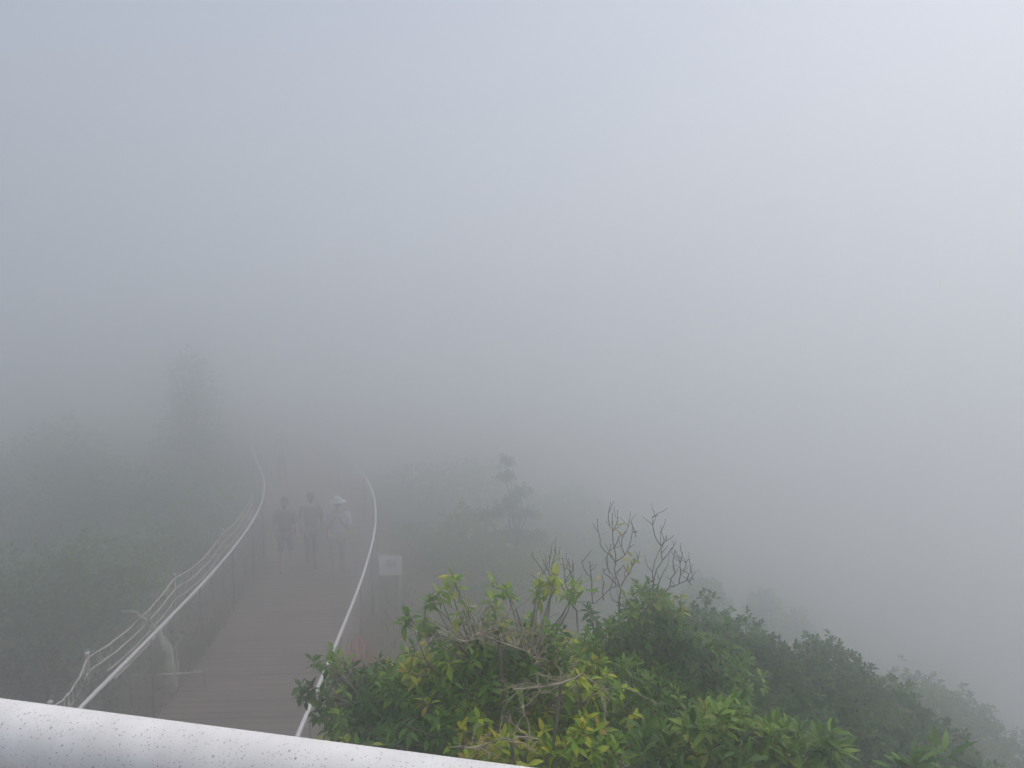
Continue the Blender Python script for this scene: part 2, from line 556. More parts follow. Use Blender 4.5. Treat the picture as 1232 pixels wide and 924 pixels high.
mxn = n.new('ShaderNodeMath'); mxn.operation = 'MAXIMUM'
l.new(s1.outputs[0], mxn.inputs[0]); l.new(s2.outputs[0], mxn.inputs[1])
nz = n.new('ShaderNodeTexNoise'); nz.inputs['Scale'].default_value = 16; nz.inputs['Detail'].default_value = 5
l.new(tc.outputs['Object'], nz.inputs['Vector'])
rp = n.new('ShaderNodeValToRGB')
rp.color_ramp.elements[0].position = .35; rp.color_ramp.elements[0].color = (.68, .68, .68, 1)
rp.color_ramp.elements[1].position = .65; rp.color_ramp.elements[1].color = (.77, .775, .78, 1)
l.new(nz.outputs['Fac'], rp.inputs['Fac'])
mx = n.new('ShaderNodeMixRGB'); mx.inputs['Color2'].default_value = (.34, .33, .31, 1)
l.new(mxn.outputs[0], mx.inputs['Fac']); l.new(rp.outputs['Color'], mx.inputs['Color1'])
l.new(mx.outputs['Color'], b.inputs['Base Color'])
b.inputs['Roughness'].default_value = 0.55
b.inputs['Specular IOR Level'].default_value = 0.25
M['near_rail'] = m

A = np.array([-.625, .90, 5.086]); B = np.array([-.01, .763, 5.086])
dv = (B - A) / np.linalg.norm(B - A)
e0, e1 = A - dv * 1.6, B + dv * 2.6
FLOOR = 4.05
t = thing('guard_rail', (A[0], A[1], FLOOR), 'thick white speckled pipe rail at the edge of the viewing platform', 'railing')
MB().tube([tuple(e0 + (e1 - e0) * k / 12) for k in range(13)], .038, 40).build('top_rail', M['near_rail'], t)
for s in (0.05, 0.5, 0.95):
    q = e0 + (e1 - e0) * s
    MB().tube([(q[0], q[1], FLOOR - .02), (q[0], q[1], 5.07)], .025, 16).build('post', M['near_rail'], t)
for zz in (4.35, 4.70):
    MB().tube([(e0[0], e0[1], zz), (e1[0], e1[1], zz)], .016, 12).build('lower_rail', M['near_rail'], t)
pf = bpy.data.objects.new('viewing_platform', None); COL.objects.link(pf)
pf.location = (0, -1.2, 0)
pf['kind'] = 'structure'
pf['label'] = 'concrete viewing platform carrying the white pipe rail'
ang = math.atan2(dv[1], dv[0])
cpt = (e0 + e1) / 2 + np.array([math.sin(ang), -math.cos(ang), 0]) * 1.45
MB().box((cpt[0], cpt[1], FLOOR - .11), (5.0, 3.1, .2), Matrix.Rotation(ang, 3, 'Z')).build('floor_slab', M['concrete'], pf, smooth=False)
for sx in (-2.1, 2.1):
    for sy in (-1.2, 0.9):
        q = Matrix.Rotation(ang, 3, 'Z') @ Vector((sx, sy, 0))
        gx, gy = cpt[0] + q.x, cpt[1] + q.y
        z0 = float(gz(gx, gy)) - .3
        MB().box((gx, gy, (z0 + FLOOR - .21) / 2), (.3, .3, FLOOR - .21 - z0)).build('column', M['concrete'], pf, smooth=False)

# ------------------------------------------------------------------ sign board
sb = at_z(468, 680, 0.66)
sgz = float(gz(sb[0], sb[1]))
t = thing('sign_board', (sb[0], sb[1], sgz), 'small white sign board on two posts beside the boardwalk', 'sign')
MB().box((sb[0] + .03, sb[1], .66), (.44, .03, .40)).build('panel', M['sign_white'], t, smooth=False)
MB().box((sb[0] - .25, sb[1], .655), (.10, .03, .38)).build('side_panel', M['sign_tan'], t, smooth=False)
for dz_ in (-.205, .205):
    MB().box((sb[0] + .03, sb[1], .66 + dz_), (.46, .036, .018)).build('frame', M['post'], t, smooth=False)
mb = MB(); mb.box((sb[0] + .05, sb[1] - .019, .70), (.20, .004, .14)); mb.build('print', M['sign_grey'], t, smooth=False)
for dx in (-.26, .20):
    MB().box((sb[0] + dx, sb[1] + .045, (.88 + sgz - .2) / 2), (.055, .055, .88 - sgz + .2)).build('post', M['post'], t, smooth=False)

# ------------------------------------------------------------------ foliage
LEAF_T = np.array([(0, 0, 0), (.22, 0, .01), (.48, 0, .0), (.74, 0, -.05), (1, 0, -.17),
                   (.22, .115, .035), (.48, .165, .03), (.74, .105, -.03),
                   (.22, -.115, .035), (.48, -.165, .03), (.74, -.105, -.03)])
LEAF_F = [(0, 1, 5), (1, 2, 6, 5), (2, 3, 7, 6), (3, 4, 7), (0, 8, 1), (1, 8, 9, 2), (2, 9, 10, 3), (3, 10, 4)]
LITE_T = np.array([(0, 0, 0), (.5, .2, .05), (.5, -.2, .05), (1, 0, -.1), (.5, 0, 0)])
LITE_F = [(0, 4, 1), (4, 3, 1), (0, 2, 4), (4, 2, 3)]

def orient(d, up, roll):
    """rotation matrices (N,3,3) with columns x=d, y=side, z=normal"""
    d = d / np.linalg.norm(d, axis=1, keepdims=True)
    s = np.cross(up, d)
    ln = np.linalg.norm(s, axis=1, keepdims=True)
    s = np.where(ln > 1e-4, s / np.maximum(ln, 1e-6), np.array([[1., 0, 0]]))
    nn = np.cross(d, s)
    c, si = np.cos(roll)[:, None], np.sin(roll)[:, None]
    s2 = s * c + nn * si
    n2 = np.cross(d, s2)
    return np.stack([d, s2, n2], -1)

def foliage_mesh(name, pos, rot, scale, wid, tint, mat, lite):
    T = LITE_T if lite else LEAF_T
    F = LITE_F if lite else LEAF_F
    N, K = len(pos), len(T)
    tv = T[None] * np.stack([scale, scale * wid, scale], -1)[:, None, :]
    V = np.einsum('nij,nkj->nki', rot, tv) + pos[:, None, :]
    me = bpy.data.meshes.new(name)
    sizes = np.array([len(f) for f in F])
    flat = np.concatenate([np.array(f) for f in F])
    loops = (np.arange(N)[:, None] * K + flat[None]).ravel()
    starts1 = np.concatenate([[0], np.cumsum(sizes)[:-1]])
    starts = (np.arange(N)[:, None] * sizes.sum() + starts1[None]).ravel()
    me.vertices.add(N * K)
    me.vertices.foreach_set('co', V.astype(np.float32).ravel())
    me.loops.add(len(loops))
    me.loops.foreach_set('vertex_index', loops.astype(np.int32))
    me.polygons.add(N * len(F))
    me.polygons.foreach_set('loop_start', starts.astype(np.int32))
    me.polygons.foreach_set('use_smooth', np.ones(N * len(F), dtype=bool))
    at = me.attributes.new('tint', 'FLOAT', 'POINT')
    at.data.foreach_set('value', np.repeat(np.clip(tint, 0, 1), K).astype(np.float32))
    me.materials.append(mat)
    me.update(calc_edges=True)
    me.validate()
    return me

NT = 8
_leafcache = {}
def leaf_mesh(kind, k, wid):
    key = (kind, k, round(wid, 2))
    if key not in _leafcache:
        me = foliage_mesh('leaf', np.zeros((1, 3)), np.eye(3)[None], np.ones(1), np.array([wid]), np.array([(k + .5) / NT]), LEAF[kind], False)
        _leafcache[key] = me
    return _leafcache[key]

def cluster_leaves(cpos, cax, ctint, nl, llen, spread, droop, tvar=.08):
    """leaves in whorls round every twig tip"""
    N = len(cpos)
    k = np.arange(nl)
    ga = 2.39996
    ph = (k[None] * ga + rng.uniform(0, 6.28, (N, 1))) + rng.normal(0, .25, (N, nl))
    th = spread[0] + (spread[1] - spread[0]) * (k[None] / max(nl - 1, 1)) + rng.normal(0, .18, (N, nl))
    ax = cax / np.linalg.norm(cax, axis=1, keepdims=True)
    a = np.where(np.abs(ax[:, :1]) < .8, np.array([[1., 0, 0]]), np.array([[0., 1, 0]]))
    u = np.cross(ax, a); u /= np.linalg.norm(u, axis=1, keepdims=True)
    v = np.cross(ax, u)
    d = (ax[:, None] * np.cos(th)[..., None] + (u[:, None] * np.cos(ph)[..., None] + v[:, None] * np.sin(ph)[..., None]) * np.sin(th)[..., None])
    d[..., 2] -= droop * (0.4 + 0.6 * k[None] / max(nl - 1, 1))
    base = cpos[:, None] - ax[:, None] * (llen * .55 * k / max(nl - 1, 1))[None, :, None]
    d = d.reshape(-1, 3)
    pos = base.reshape(-1, 3)
    up = np.tile(np.array([[0., 0, 1]]), (len(d), 1)) + rng.normal(0, .15, (len(d), 3))
    rot = orient(d, up, rng.normal(0, .3, len(d)))
    sc = llen * rng.uniform(.65, 1.15, len(d)) * np.tile(.7 + .3 * k / max(nl - 1, 1), N)
    ti = np.repeat(ctint, nl) + rng.normal(0, tvar, len(d))
    cid = np.repeat(np.arange(N), nl)
    return pos, rot, sc, ti, cid

def crown_points(blobs, n, shell=(.55, 1.0), up_bias=.35):
    """tips spread through lumpy ellipsoids; returns positions, outward axes, blob index, depth 0 inside .. 1 outside"""
    vol = np.array([q[3] * q[4] + q[3] * q[5] + q[4] * q[5] for q in blobs])
    pick = rng.choice(len(blobs), n, p=vol / vol.sum())
    d = rng.normal(size=(n, 3))
    d[:, 2] += up_bias
    d /= np.linalg.norm(d, axis=1, keepdims=True)
    low = d[:, 2] < -.55
    d[low, 2] *= -1
    lump = 1 + .16 * np.sin(d[:, 0] * 5 + pick * 1.7) * np.cos(d[:, 1] * 6 + pick) + .12 * np.sin(d[:, 2] * 9 + d[:, 0] * 7 + pick * 2.3)
    rr = rng.uniform(shell[0] ** 2, shell[1] ** 2, n) ** .5
    bl = np.array([q[:6] for q in blobs])[pick]
    p = bl[:, :3] + d * bl[:, 3:6] * (rr * lump)[:, None]
    ax = d / bl[:, 3:6]
    ax /= np.linalg.norm(ax, axis=1, keepdims=True)
    ax[:, 2] += .45
    ax += rng.normal(0, .25, ax.shape)
    return p, ax, pick, (rr - shell[0]) / (shell[1] - shell[0] + 1e-6)

def wiggle(a, c, n, amp):
    a = np.asarray(a, float); c = np.asarray(c, float)
    L = np.linalg.norm(c - a)
    out = []
    o1 = rng.normal(0, amp, 3) * L
    for k in range(n + 1):
        s = k / n
        out.append(tuple(a + (c - a) * s + o1 * math.sin(math.pi * s) + (rng.normal(0, amp * .25, 3) * L if 0 < k < n else 0)))
    return out

def tree(name, label, blobs, n_tips, kind, llen, wid=1.0, nl=9, spread=(.5, 1.5), droop=.25, tint=(.35, .16), base=None,
         trunk_r=.06, limbs=9, group=None, cat='tree', pieces=0, lite=True, shell=(.5, 1.0), twig_mat='twig', extra_tips=None, twig_frac=.5, crown_shade=.14, trunk_mat='bark'):
    blobs = [tuple(float(v) for v in q) for q in blobs]
    bc = np.mean([q[:3] for q in blobs], axis=0)
    if base is None:
        base = (bc[0], bc[1])
    gzv = float(gz(base[0], base[1]))
    t = thing(name, (base[0], base[1], gzv), label, cat, group)
    lowest = min(q[2] - q[5] * .6 for q in blobs)
    fork = np.array([base[0] * .6 + bc[0] * .4, base[1] * .6 + bc[1] * .4, max(lowest, gzv + .3)])
    tips, axs, pick, dep = crown_points(blobs, n_tips, shell)
    ct = np.clip(rng.normal(tint[0], tint[1], n_tips) + crown_shade * (dep - .5), 0, .92)  # inner tips tinted darker, outer ones lighter: crown shade put into leaf colour
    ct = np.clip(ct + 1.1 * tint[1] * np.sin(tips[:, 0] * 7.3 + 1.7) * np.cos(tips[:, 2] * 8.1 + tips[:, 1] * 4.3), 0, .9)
    if extra_tips is not None:
        tips = np.concatenate([tips, np.array([q[:3] for q in extra_tips])])
        axs = np.concatenate([axs, np.array([(rng.normal(0, .55), rng.normal(0, .55), .45) for q in extra_tips])])
        ct = np.concatenate([ct, np.array([q[3] for q in extra_tips])])
    # trunk and limbs
    mb = MB()
    mb.tube([(base[0], base[1], gzv - .3)] + wiggle((base[0], base[1], gzv), fork, 4, .04), [trunk_r * 1.35] + list(np.linspace(trunk_r * 1.15, trunk_r * .8, 5)), 9)
    nodes = []
    for k in range(limbs):
        q = blobs[k % len(blobs)]
        d = rng.normal(size=3); d[2] = abs(d[2]) * .6; d /= np.linalg.norm(d)
        e = np.array(q[:3]) + d * np.array(q[3:6]) * rng.uniform(.25, .6)
        P = wiggle(fork, e, 5, .07)
        mb.tube(P, list(np.linspace(trunk_r * .6, trunk_r * .18, 6)), 6, cap=False)
        nodes += P[2:]
    mb.build('trunk', M[trunk_mat], t)
    nodes = np.array(nodes)
    mb = MB()
    sel = np.arange(len(tips)) if twig_frac >= 1 else np.concatenate([np.nonzero(rng.uniform(size=n_tips) < twig_frac)[0], np.arange(n_tips, len(tips))])
    for i in sel:
        dd = np.linalg.norm(nodes - tips[i], axis=1) + .25 * np.maximum(nodes[:, 2] - tips[i][2], 0)
        a = nodes[np.argmin(dd)]
        if np.linalg.norm(a - tips[i]) > .02:
            mb.tube(wiggle(a, tips[i], 3, .06), [trunk_r * .16 + .0015, trunk_r * .11 + .0012, .0025, .0018], 4, cap=False)
    if mb.v:
        mb.build('twigs', M[twig_mat], t)['kind'] = 'stuff'
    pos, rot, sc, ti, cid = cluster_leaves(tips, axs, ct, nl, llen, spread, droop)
    w_ = np.full(len(pos), wid) * rng.uniform(.85, 1.15, len(pos))
    keep = np.ones(len(pos), bool)
    if pieces:
        camd = np.linalg.norm(tips - np.array([0, 0, CAM_H]), axis=1)
        nclu = pieces // nl
        order = np.argsort(camd - .5 * (tips[:, 2] - bc[2]))[:nclu]
        keep = ~np.isin(cid, order)
        for i in np.nonzero(~keep)[0]:
            o = bpy.data.objects.new('leaf', leaf_mesh(kind, int(np.clip(ti[i] * NT, 0, NT - 1)), wid))
            COL.objects.link(o)
            o.parent = t
            mt = Matrix(rot[i].tolist()).to_4x4() @ Matrix.Scale(float(sc[i]), 4)
            mt.translation = Vector(pos[i]) - t.location
            o.matrix_local = mt
    if keep.any():
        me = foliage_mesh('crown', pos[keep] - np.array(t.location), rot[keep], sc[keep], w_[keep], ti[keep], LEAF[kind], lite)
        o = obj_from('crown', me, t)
        o['kind'] = 'stuff'
    return t

def blob_px(px, top, yd, rx, ry, rz):
    """an ellipsoid at distance yd whose top shows at pixel (px, top)"""
    q = at_y(px, top, yd)
    return (q[0], q[1], q[2] - rz, rx, ry, rz)

# --- foreground trees right of the boardwalk -----------------------------------
def tips_px(lst, yd):
    out = []
    for px, py, ti in lst:
        q = at_y(px, py, yd + rng.uniform(-.17, .17))
        for k in range(3):
            out.append((q[0] + rng.normal(0, .018), q[1] + rng.normal(0, .018), q[2] - .025 * k, ti + rng.normal(0, .05)))
    return out
tree('broadleaf_tree', 'broadleaf tree with drooping yellow green leaf tufts and bare grey twigs', 
     [blob_px(600, 735, 3.2749, 0.3629, 0.3216, 0.3216), blob_px(540, 765, 3.4503, 0.2632, 0.2924, 0.2924), blob_px(660, 760, 3.0994, 0.3509, 0.3509, 0.3509), blob_px(600, 830, 2.924, 0.4386, 0.2924, 0.2924)],
     640, 'broad', 0.0688, 1.2, 9, (.55, 1.6), .55, (.5, .2), base=(0.0585, 3.2749), trunk_r=0.0413, limbs=12, pieces=297, lite=False, shell=(.45, 1.0), twig_frac=1,
     extra_tips=tips_px([(545, 692, .72), (522, 712, .7), (605, 702, .66), (668, 690, .78), (648, 700, .72), (690, 700, .7), (560, 725, .7), (490, 735, .5), (505, 745, .62), (640, 745, .7)], 3.2749))
tree('broadleaf_shrub', 'dark green shrub with drooping leaves leaning over the white handrail',
     [blob_px(450, 800, 3.6842, 0.2924, 0.2924, 0.2632), blob_px(500, 790, 3.5673, 0.2632, 0.2924, 0.2924), blob_px(440, 850, 3.4503, 0.2047, 0.2924, 0.2924), blob_px(520, 850, 3.0994, 0.3509, 0.2924, 0.2924)],
     560, 'broad', 0.0671, 1.2, 9, (.5, 1.6), .6, (.30, .15), base=(-0.5263, 3.5088), trunk_r=0.0292, limbs=10, pieces=297, lite=False, twig_frac=1, cat='shrub',
     extra_tips=tips_px([(395, 783, .6), (380, 790, .4), (405, 790, .62), (398, 815, .4), (372, 820, .25), (385, 835, .3), (415, 800, .4), (368, 832, .3), (408, 830, .35)], 3.6842))
tree('broadleaf_tree', 'broadleaf tree with pale green upright leaf tufts beside the leafless branches',
     [blob_px(790, 705, 3.8597, 0.2632, 0.2924, 0.3216), blob_px(740, 735, 3.7427, 0.2924, 0.2924, 0.3509), blob_px(850, 760, 3.7427, 0.3216, 0.2924, 0.3509), blob_px(770, 800, 3.3918, 0.4678, 0.3509, 0.3509)],
     680, 'mid', 0.0645, 1.1, 9, (.4, 1.5), .35, (.5, .18), base=(0.6433, 3.8597), trunk_r=0.0353, limbs=12, pieces=297, lite=False, twig_frac=1,
     extra_tips=tips_px([(778, 712, .8), (800, 718, .75), (765, 730, .7), (830, 770, .6), (860, 780, .6)], 3.8012))
tree('broadleaf_shrub', 'low shrub of bright yellow leaves under the drooping broadleaf tree',
     [blob_px(700, 865, 2.6901, 0.1875, 0.1754, 0.1754), blob_px(620, 885, 2.6316, 0.2047, 0.1754, 0.1754), blob_px(860, 895, 2.6316, 0.2047, 0.1754, 0.1754)],
     170, 'broad', 0.0645, 1.2, 9, (.5, 1.5), .45, (.72, .13), base=(0.2632, 2.807), trunk_r=0.0267, limbs=8, pieces=297, lite=False, twig_frac=1, cat='shrub')
tree('broadleaf_shrub', 'glossy shrub with long narrow leaves in star shaped tufts',
     [blob_px(870, 835, 2.6901, 0.1754, 0.1754, 0.2047), blob_px(935, 865, 2.6316, 0.1634, 0.1754, 0.2047), blob_px(800, 880, 2.6901, 0.1754, 0.1754, 0.1754)],
     110, 'mid', 0.0903, .9, 11, (.35, 1.5), .15, (.6, .15), base=(0.7602, 2.807), trunk_r=0.0292, limbs=8, pieces=297, lite=False, twig_frac=1, cat='shrub',
     extra_tips=tips_px([(868, 850, .72), (935, 872, .8), (915, 890, .6), (890, 905, .5)], 2.6316))
def stem_shrub(px, top, yd, label, n=3):
    tp = at_y(px, top, yd)
    bl = [(tp[0] + rng.uniform(-.1, .1), tp[1], tp[2] - .15 - .11 * k, .05 + .035 * k, .07, .07) for k in range(n)]
    tree('tall_stem_shrub', label, bl, 10, 'mid', .112, .8, 12, (.8, 1.5), .02, (.55, .1), base=(tp[0], tp[1]), trunk_r=.02, limbs=4,
         pieces=110, lite=False, twig_frac=1, cat='shrub', extra_tips=[(tp[0], tp[1], tp[2] - .05, .6), (tp[0], tp[1], tp[2] - .16, .55), (tp[0], tp[1], tp[2] - .28, .5)])
stem_shrub(1003, 862, 2.55, 'upright stem with layered whorls of pale narrow leaves before the dark bushes')
stem_shrub(1122, 878, 2.4, 'short stem topped by a star of olive narrow leaves below the hazy slope', 2)

# --- leafless branches above the foreground trees
def bare_tree(name, label, base, lines, yd, r0, mat, cat='tree', leaf_spots=(), kind='broad', stub=True):
    gzv = float(gz(base[0], base[1]))
    t = thing(name, (base[0], base[1], gzv), label, cat)
    a0 = at_y(*lines[0][0], yd)
    MB().tube([(base[0], base[1], gzv - .3)] + wiggle((base[0], base[1], gzv), a0, 5, .03), list(np.linspace(r0 * 2.4, r0 * 1.1, 7)), 8).build('trunk', M[mat], t)
    for ln in lines:
        dy = rng.uniform(-.1, .1)
        P = [at_y(px, py, yd + dy * k / len(ln)) for k, (px, py) in enumerate(ln)]
        Q = []
        for k in range(len(P) - 1):
            for s in (0, .5):
                Q.append(P[k] + (P[k + 1] - P[k]) * s + (rng.normal(0, .004, 3) if s else 0))
        Q.append(P[-1])
        rr = r0 if ln is lines[0] else r0 * .62
        MB().tube([tuple(q) for q in Q], list(np.linspace(rr, .0018, len(Q))), 6).build('branch', M[mat], t)
        for _ in range(2):
            k = int(rng.integers(1, len(Q)))
            L_ = rng.uniform(.04, .10)
            d_ = np.array([rng.normal(0, .6), rng.normal(0, .6), 1.0]); d_ /= np.linalg.norm(d_)
            MB().tube(wiggle(Q[k], np.array(Q[k]) + d_ * L_, 3, .08), [.0021, .0018, .0015, .0011], 5).build('side_twig', M[mat], t)
        if stub:
            MB().ball(tuple(P[-1]), (.003, .003, .004), 6, 4).build('bud', M[mat], t)
    if leaf_spots:
        cp = np.array([at_y(px, py, yd) for px, py, ti in leaf_spots])
        pos, rot, sc, ti, cid = cluster_leaves(cp, np.tile([[0., 0, 1]], (len(cp), 1)) + rng.normal(0, .3, (len(cp), 3)), np.array([q[2] for q in leaf_spots]), 4, .06, (.7, 1.6), .5)
        for i in range(len(pos)):
            o = bpy.data.objects.new('leaf', leaf_mesh(kind, int(np.clip(ti[i] * NT, 0, NT - 1)), 1.0))
            COL.objects.link(o); o.parent = t
            mt = Matrix(rot[i].tolist()).to_4x4() @ Matrix.Scale(float(sc[i]), 4)
            mt.translation = Vector(pos[i]) - t.location
            o.matrix_local = mt
    return t
bare_tree('bare_tree', 'nearly leafless tree with candelabra twigs and a few brown leaves', (.49, 3.95),
  [[(745, 740), (747, 710), (740, 690), (741, 678)],
   [(741, 680), (734, 668), (722, 655), (720, 640), (719, 625)], [(741, 678), (738, 655), (737, 638), (737, 618)],
   [(740, 676), (752, 668), (759, 650), (761, 632)], [(738, 660), (745, 645), (756, 633)], [(741, 690), (750, 680), (757, 692), (764, 676), (767, 668)],
   [(745, 706), (738, 700), (727, 690), (726, 684)], [(743, 706), (735, 707), (715, 726), (690, 724)], [(713, 726), (712, 700), (706, 690), (700, 676)], [(712, 700), (709, 676)],
   [(747, 705), (758, 688), (764, 672)], [(737, 640), (743, 628), (743, 614)], [(734, 632), (732, 618)], [(752, 668), (748, 650), (752, 640)], [(761, 640), (766, 639), (765, 645)], [(726, 722), (726, 700)],
   [(734, 690), (729, 672), (735, 655)]],
  3.83, .005, 'twig', leaf_spots=[(737, 633, .95), (743, 630, .93), (757, 672, .97), (762, 668, .95), (719, 698, .8)])
bare_tree('bare_tree', 'leafless tree with crooked forked twigs curving outward above the dark bushes', (.73, 3.95),
  [[(775, 735), (795, 716), (806, 706), (812, 690), (812, 662)],
   [(786, 722), (787, 695), (797, 675), (795, 655), (795, 640)], [(795, 656), (788, 645), (785, 622)], [(797, 674), (807, 662), (809, 660)], [(795, 657), (802, 645)], [(786, 712), (785, 688), (793, 663)],
   [(806, 706), (818, 702), (827, 698), (834, 697)], [(817, 702), (819, 690), (818, 676), (813, 664)], [(819, 687), (825, 682), (828, 673)], [(826, 698), (831, 688)], [(785, 622), (791, 620)], [(790, 712), (800, 685)], [(818, 678), (821, 666)], [(829, 698), (831, 703)]],
  3.74, .0052, 'twig')
bare_tree('bare_shrub', 'thin twiggy shrub with sparse yellowing leaves and dark seed heads', (.17, 3.8),
  [[(694, 735), (680, 712), (665, 690), (654, 674)], [(684, 722), (660, 708), (648, 698), (640, 692)], [(672, 702), (660, 690), (661, 670)], [(688, 722), (680, 700), (677, 672)], [(692, 728), (690, 700), (686, 688)],
   [(676, 705), (686, 690), (690, 678)], [(664, 692), (668, 668), (667, 662)], [(661, 700), (650, 682), (640, 668)], [(690, 712), (687, 692)]],
  3.65, .0045, 'twig', cat='shrub', leaf_spots=[(668, 686, .85), (672, 676, .86), (655, 692, .8), (650, 700, .78), (684, 706, .8), (686, 694, .84), (646, 690, .82)])
def dead_thicket(label, spine, yd, n, length, up, base):
    """a crooked branch (pixels along it) with thin twigs rising from it"""
    gzv = float(gz(*base))
    t = thing('dead_shrub', (base[0], base[1], gzv), label, 'shrub')
    S = [at_y(px, py, yd + .12 * math.sin(k * 2.1)) for k, (px, py) in enumerate(spine)]
    mid = S[len(S) // 2]
    MB().tube([(base[0], base[1], gzv - .25)] + wiggle((base[0], base[1], gzv), mid, 6, .05), list(np.linspace(.016, .006, 8)), 7).build('trunk', M['bark'], t)
    pts = []
    for a, c in zip(S[:-1], S[1:]):
        pts += wiggle(a, c, 3, .05)[:-1]
    pts.append(tuple(S[-1]))
    MB().tube(pts, list(np.linspace(.0042, .0022, len(pts))), 6).build('limb', M['dead'], t)
    for k in range(n):
        a = np.array(pts[int(rng.integers(1, len(pts)))])
        d = rng.normal(0, 1, 3) * np.array([.75, .75, .35]) + np.array([0, 0, up])
        d /= np.linalg.norm(d)
        L = length * rng.uniform(.35, 1.1)
        e = a + d * L
        P = wiggle(a, e, 5, .09)
        mb = MB().tube(P, list(np.linspace(.0021, .0009, 6)), 5)
        for j in (1, 2, 3, 4):
            e2 = np.array(P[j]) + d * L * .28 + rng.normal(0, .22 * L, 3)
            mb.tube(wiggle(P[j], e2, 3, .1), [.0015, .0012, .001, .0008], 4)
        mb.build('branch', M['dead'], t)
dead_thicket('pale dead shrub with tangled upright twigs rising through the yellow green tree', [(540, 760), (570, 770), (600, 772), (640, 790), (665, 800)], 2.95, 44, .22, .8, (.05, 3.45))
dead_thicket('pale dead shrub with forked grey branches low among the green leaves', [(618, 830), (650, 825), (675, 822), (700, 810), (735, 840)], 2.78, 20, .18, -.1, (.3, 3.4))
dead_thicket('pale dead shrub of short broken twigs just beyond the pipe rail', [(560, 900), (585, 895), (615, 893), (650, 890)], 2.55, 14, .12, .35, (-.1, 3.0))
# --- dark bushes on the slope
DG = 'dark bushes on the slope'
tree('round_bush', 'dense dark green bush directly behind the leafless trees', [blob_px(870, 742, 5.7, .45, .5, .55), blob_px(820, 732, 5.8, .4, .5, .55), blob_px(840, 735, 5.5986, 0.4816, 0.5418, 0.5418), blob_px(800, 760, 5.2976, 0.4214, 0.4214, 0.602)], 1900, 'dark', 0.0568, 1.3, 8, (.4, 1.45), .1, (.45, .18), trunk_r=0.0421, cat='bush', group=DG, limbs=8, twig_frac=.1, shell=(.55, 1))
tree('round_bush', 'dense dark green bush with a brown tinged crest', [blob_px(885, 752, 5.6, .5, .5, .6), blob_px(935, 768, 5.5, .5, .5, .6), blob_px(980, 790, 5.4, .5, .5, .6), blob_px(905, 745, 5.5384, 0.4515, 0.5418, 0.5418), blob_px(960, 775, 5.418, 0.4816, 0.4816, 0.602), blob_px(930, 830, 4.9364, 0.5418, 0.4214, 0.5418)], 2700, 'dark', 0.0568, 1.3, 8, (.4, 1.45), .1, (.45, .2), trunk_r=0.0421, cat='bush', group=DG, limbs=9, twig_frac=.1, shell=(.55, 1))
tree('round_bush', 'dark bush with small knobbly brown tufts standing out against the fog', [blob_px(1020, 792, 5.5, .45, .5, .6), blob_px(1065, 822, 5.5, .4, .5, .6), blob_px(1000, 768, 5.5384, 0.2107, 0.301, 0.301), blob_px(1040, 800, 5.4782, 0.301, 0.4214, 0.5418), blob_px(1010, 840, 5.0568, 0.4816, 0.4214, 0.602)], 2100, 'dark', 0.0542, 1.3, 8, (.4, 1.45), .1, (.55, .2), trunk_r=0.0361, cat='bush', group=DG, limbs=8, twig_frac=.1, shell=(.55, 1))
tree('round_bush', 'dark green bush lowest on the slope before the hazy bushes', [blob_px(1085, 822, 5.418, 0.2709, 0.3612, 0.4816), blob_px(1110, 865, 4.9364, 0.301, 0.3612, 0.4816), blob_px(1150, 885, 4.816, 0.2709, 0.3612, 0.4214)], 1200, 'dark', 0.0542, 1.3, 8, (.4, 1.45), .1, (.5, .18), trunk_r=0.0361, cat='bush', group=DG, limbs=8, twig_frac=.1, shell=(.55, 1))
HG = 'hazy bushes lower down the slope'
tree('round_bush', 'hazy grey green bush with tufted top beyond the dark bushes', [blob_px(1110, 812, 10.1384, 0.7691, 0.839, 1.0488), blob_px(1150, 830, 10.1384, 0.5594, 0.839, 1.0488)], 800, 'mid', 0.0911, 1.2, 8, (.4, 1.4), .1, (.4, .2), trunk_r=0.0561, cat='bush', group=HG, twig_frac=.1, shell=(.75, 1))
tree('round_bush', 'hazy bush sinking down the slope with small separate tufts along its edge', [blob_px(1180, 848, 10.1384, 0.5594, 0.839, 1.0488), blob_px(1225, 880, 9.9986, 0.5594, 0.839, 1.0488), blob_px(1265, 905, 9.7888, 0.6293, 0.839, 1.0488)], 900, 'mid', 0.0911, 1.2, 8, (.4, 1.4), .1, (.4, .2), trunk_r=0.0561, cat='bush', group=HG, twig_frac=.1, shell=(.75, 1))

# --- trees fading into the fog
FG = 'trees fading into the fog'
def far(label, blobs, n, llen, kind='mid', name='fog_tree', tr=.09, tint=(.45, .18), shell=(.55, 1), base=None):
    tree(name, label, blobs, int(n * 1.5), kind, llen, 1.25, 8, (.4, 1.45), .12, tint, base=base, trunk_r=tr, group=FG, twig_frac=.25, shell=shell)
far('small round tree fading in fog behind the leafless twigs', [blob_px(848, 692, 17.955, 0.709, 0.756, 0.85), blob_px(820, 720, 17.955, 0.756, 0.756, 0.85)], 330, 0.142)
far('dim rounded tree top in the fog above the dark bushes', [blob_px(922, 709, 19.5, 0.536, 0.585, 0.682), blob_px(958, 732, 19.987, 0.488, 0.585, 0.682), blob_px(900, 745, 19.5, 0.78, 0.682, 0.682)], 380, 0.146)
far('broad dim tree mass behind the slender layered tree', [blob_px(690, 585, 28.5, 1.824, 1.824, 1.824), blob_px(740, 640, 27.36, 2.166, 1.824, 1.824), blob_px(640, 600, 29.64, 1.824, 1.824, 1.938)], 620, 0.228)
far('dim tree close behind the candelabra twigs', [blob_px(775, 640, 24.15, 1.15, 1.15, 1.265), blob_px(730, 660, 23, 1.495, 1.265, 1.38)], 420, 0.196)
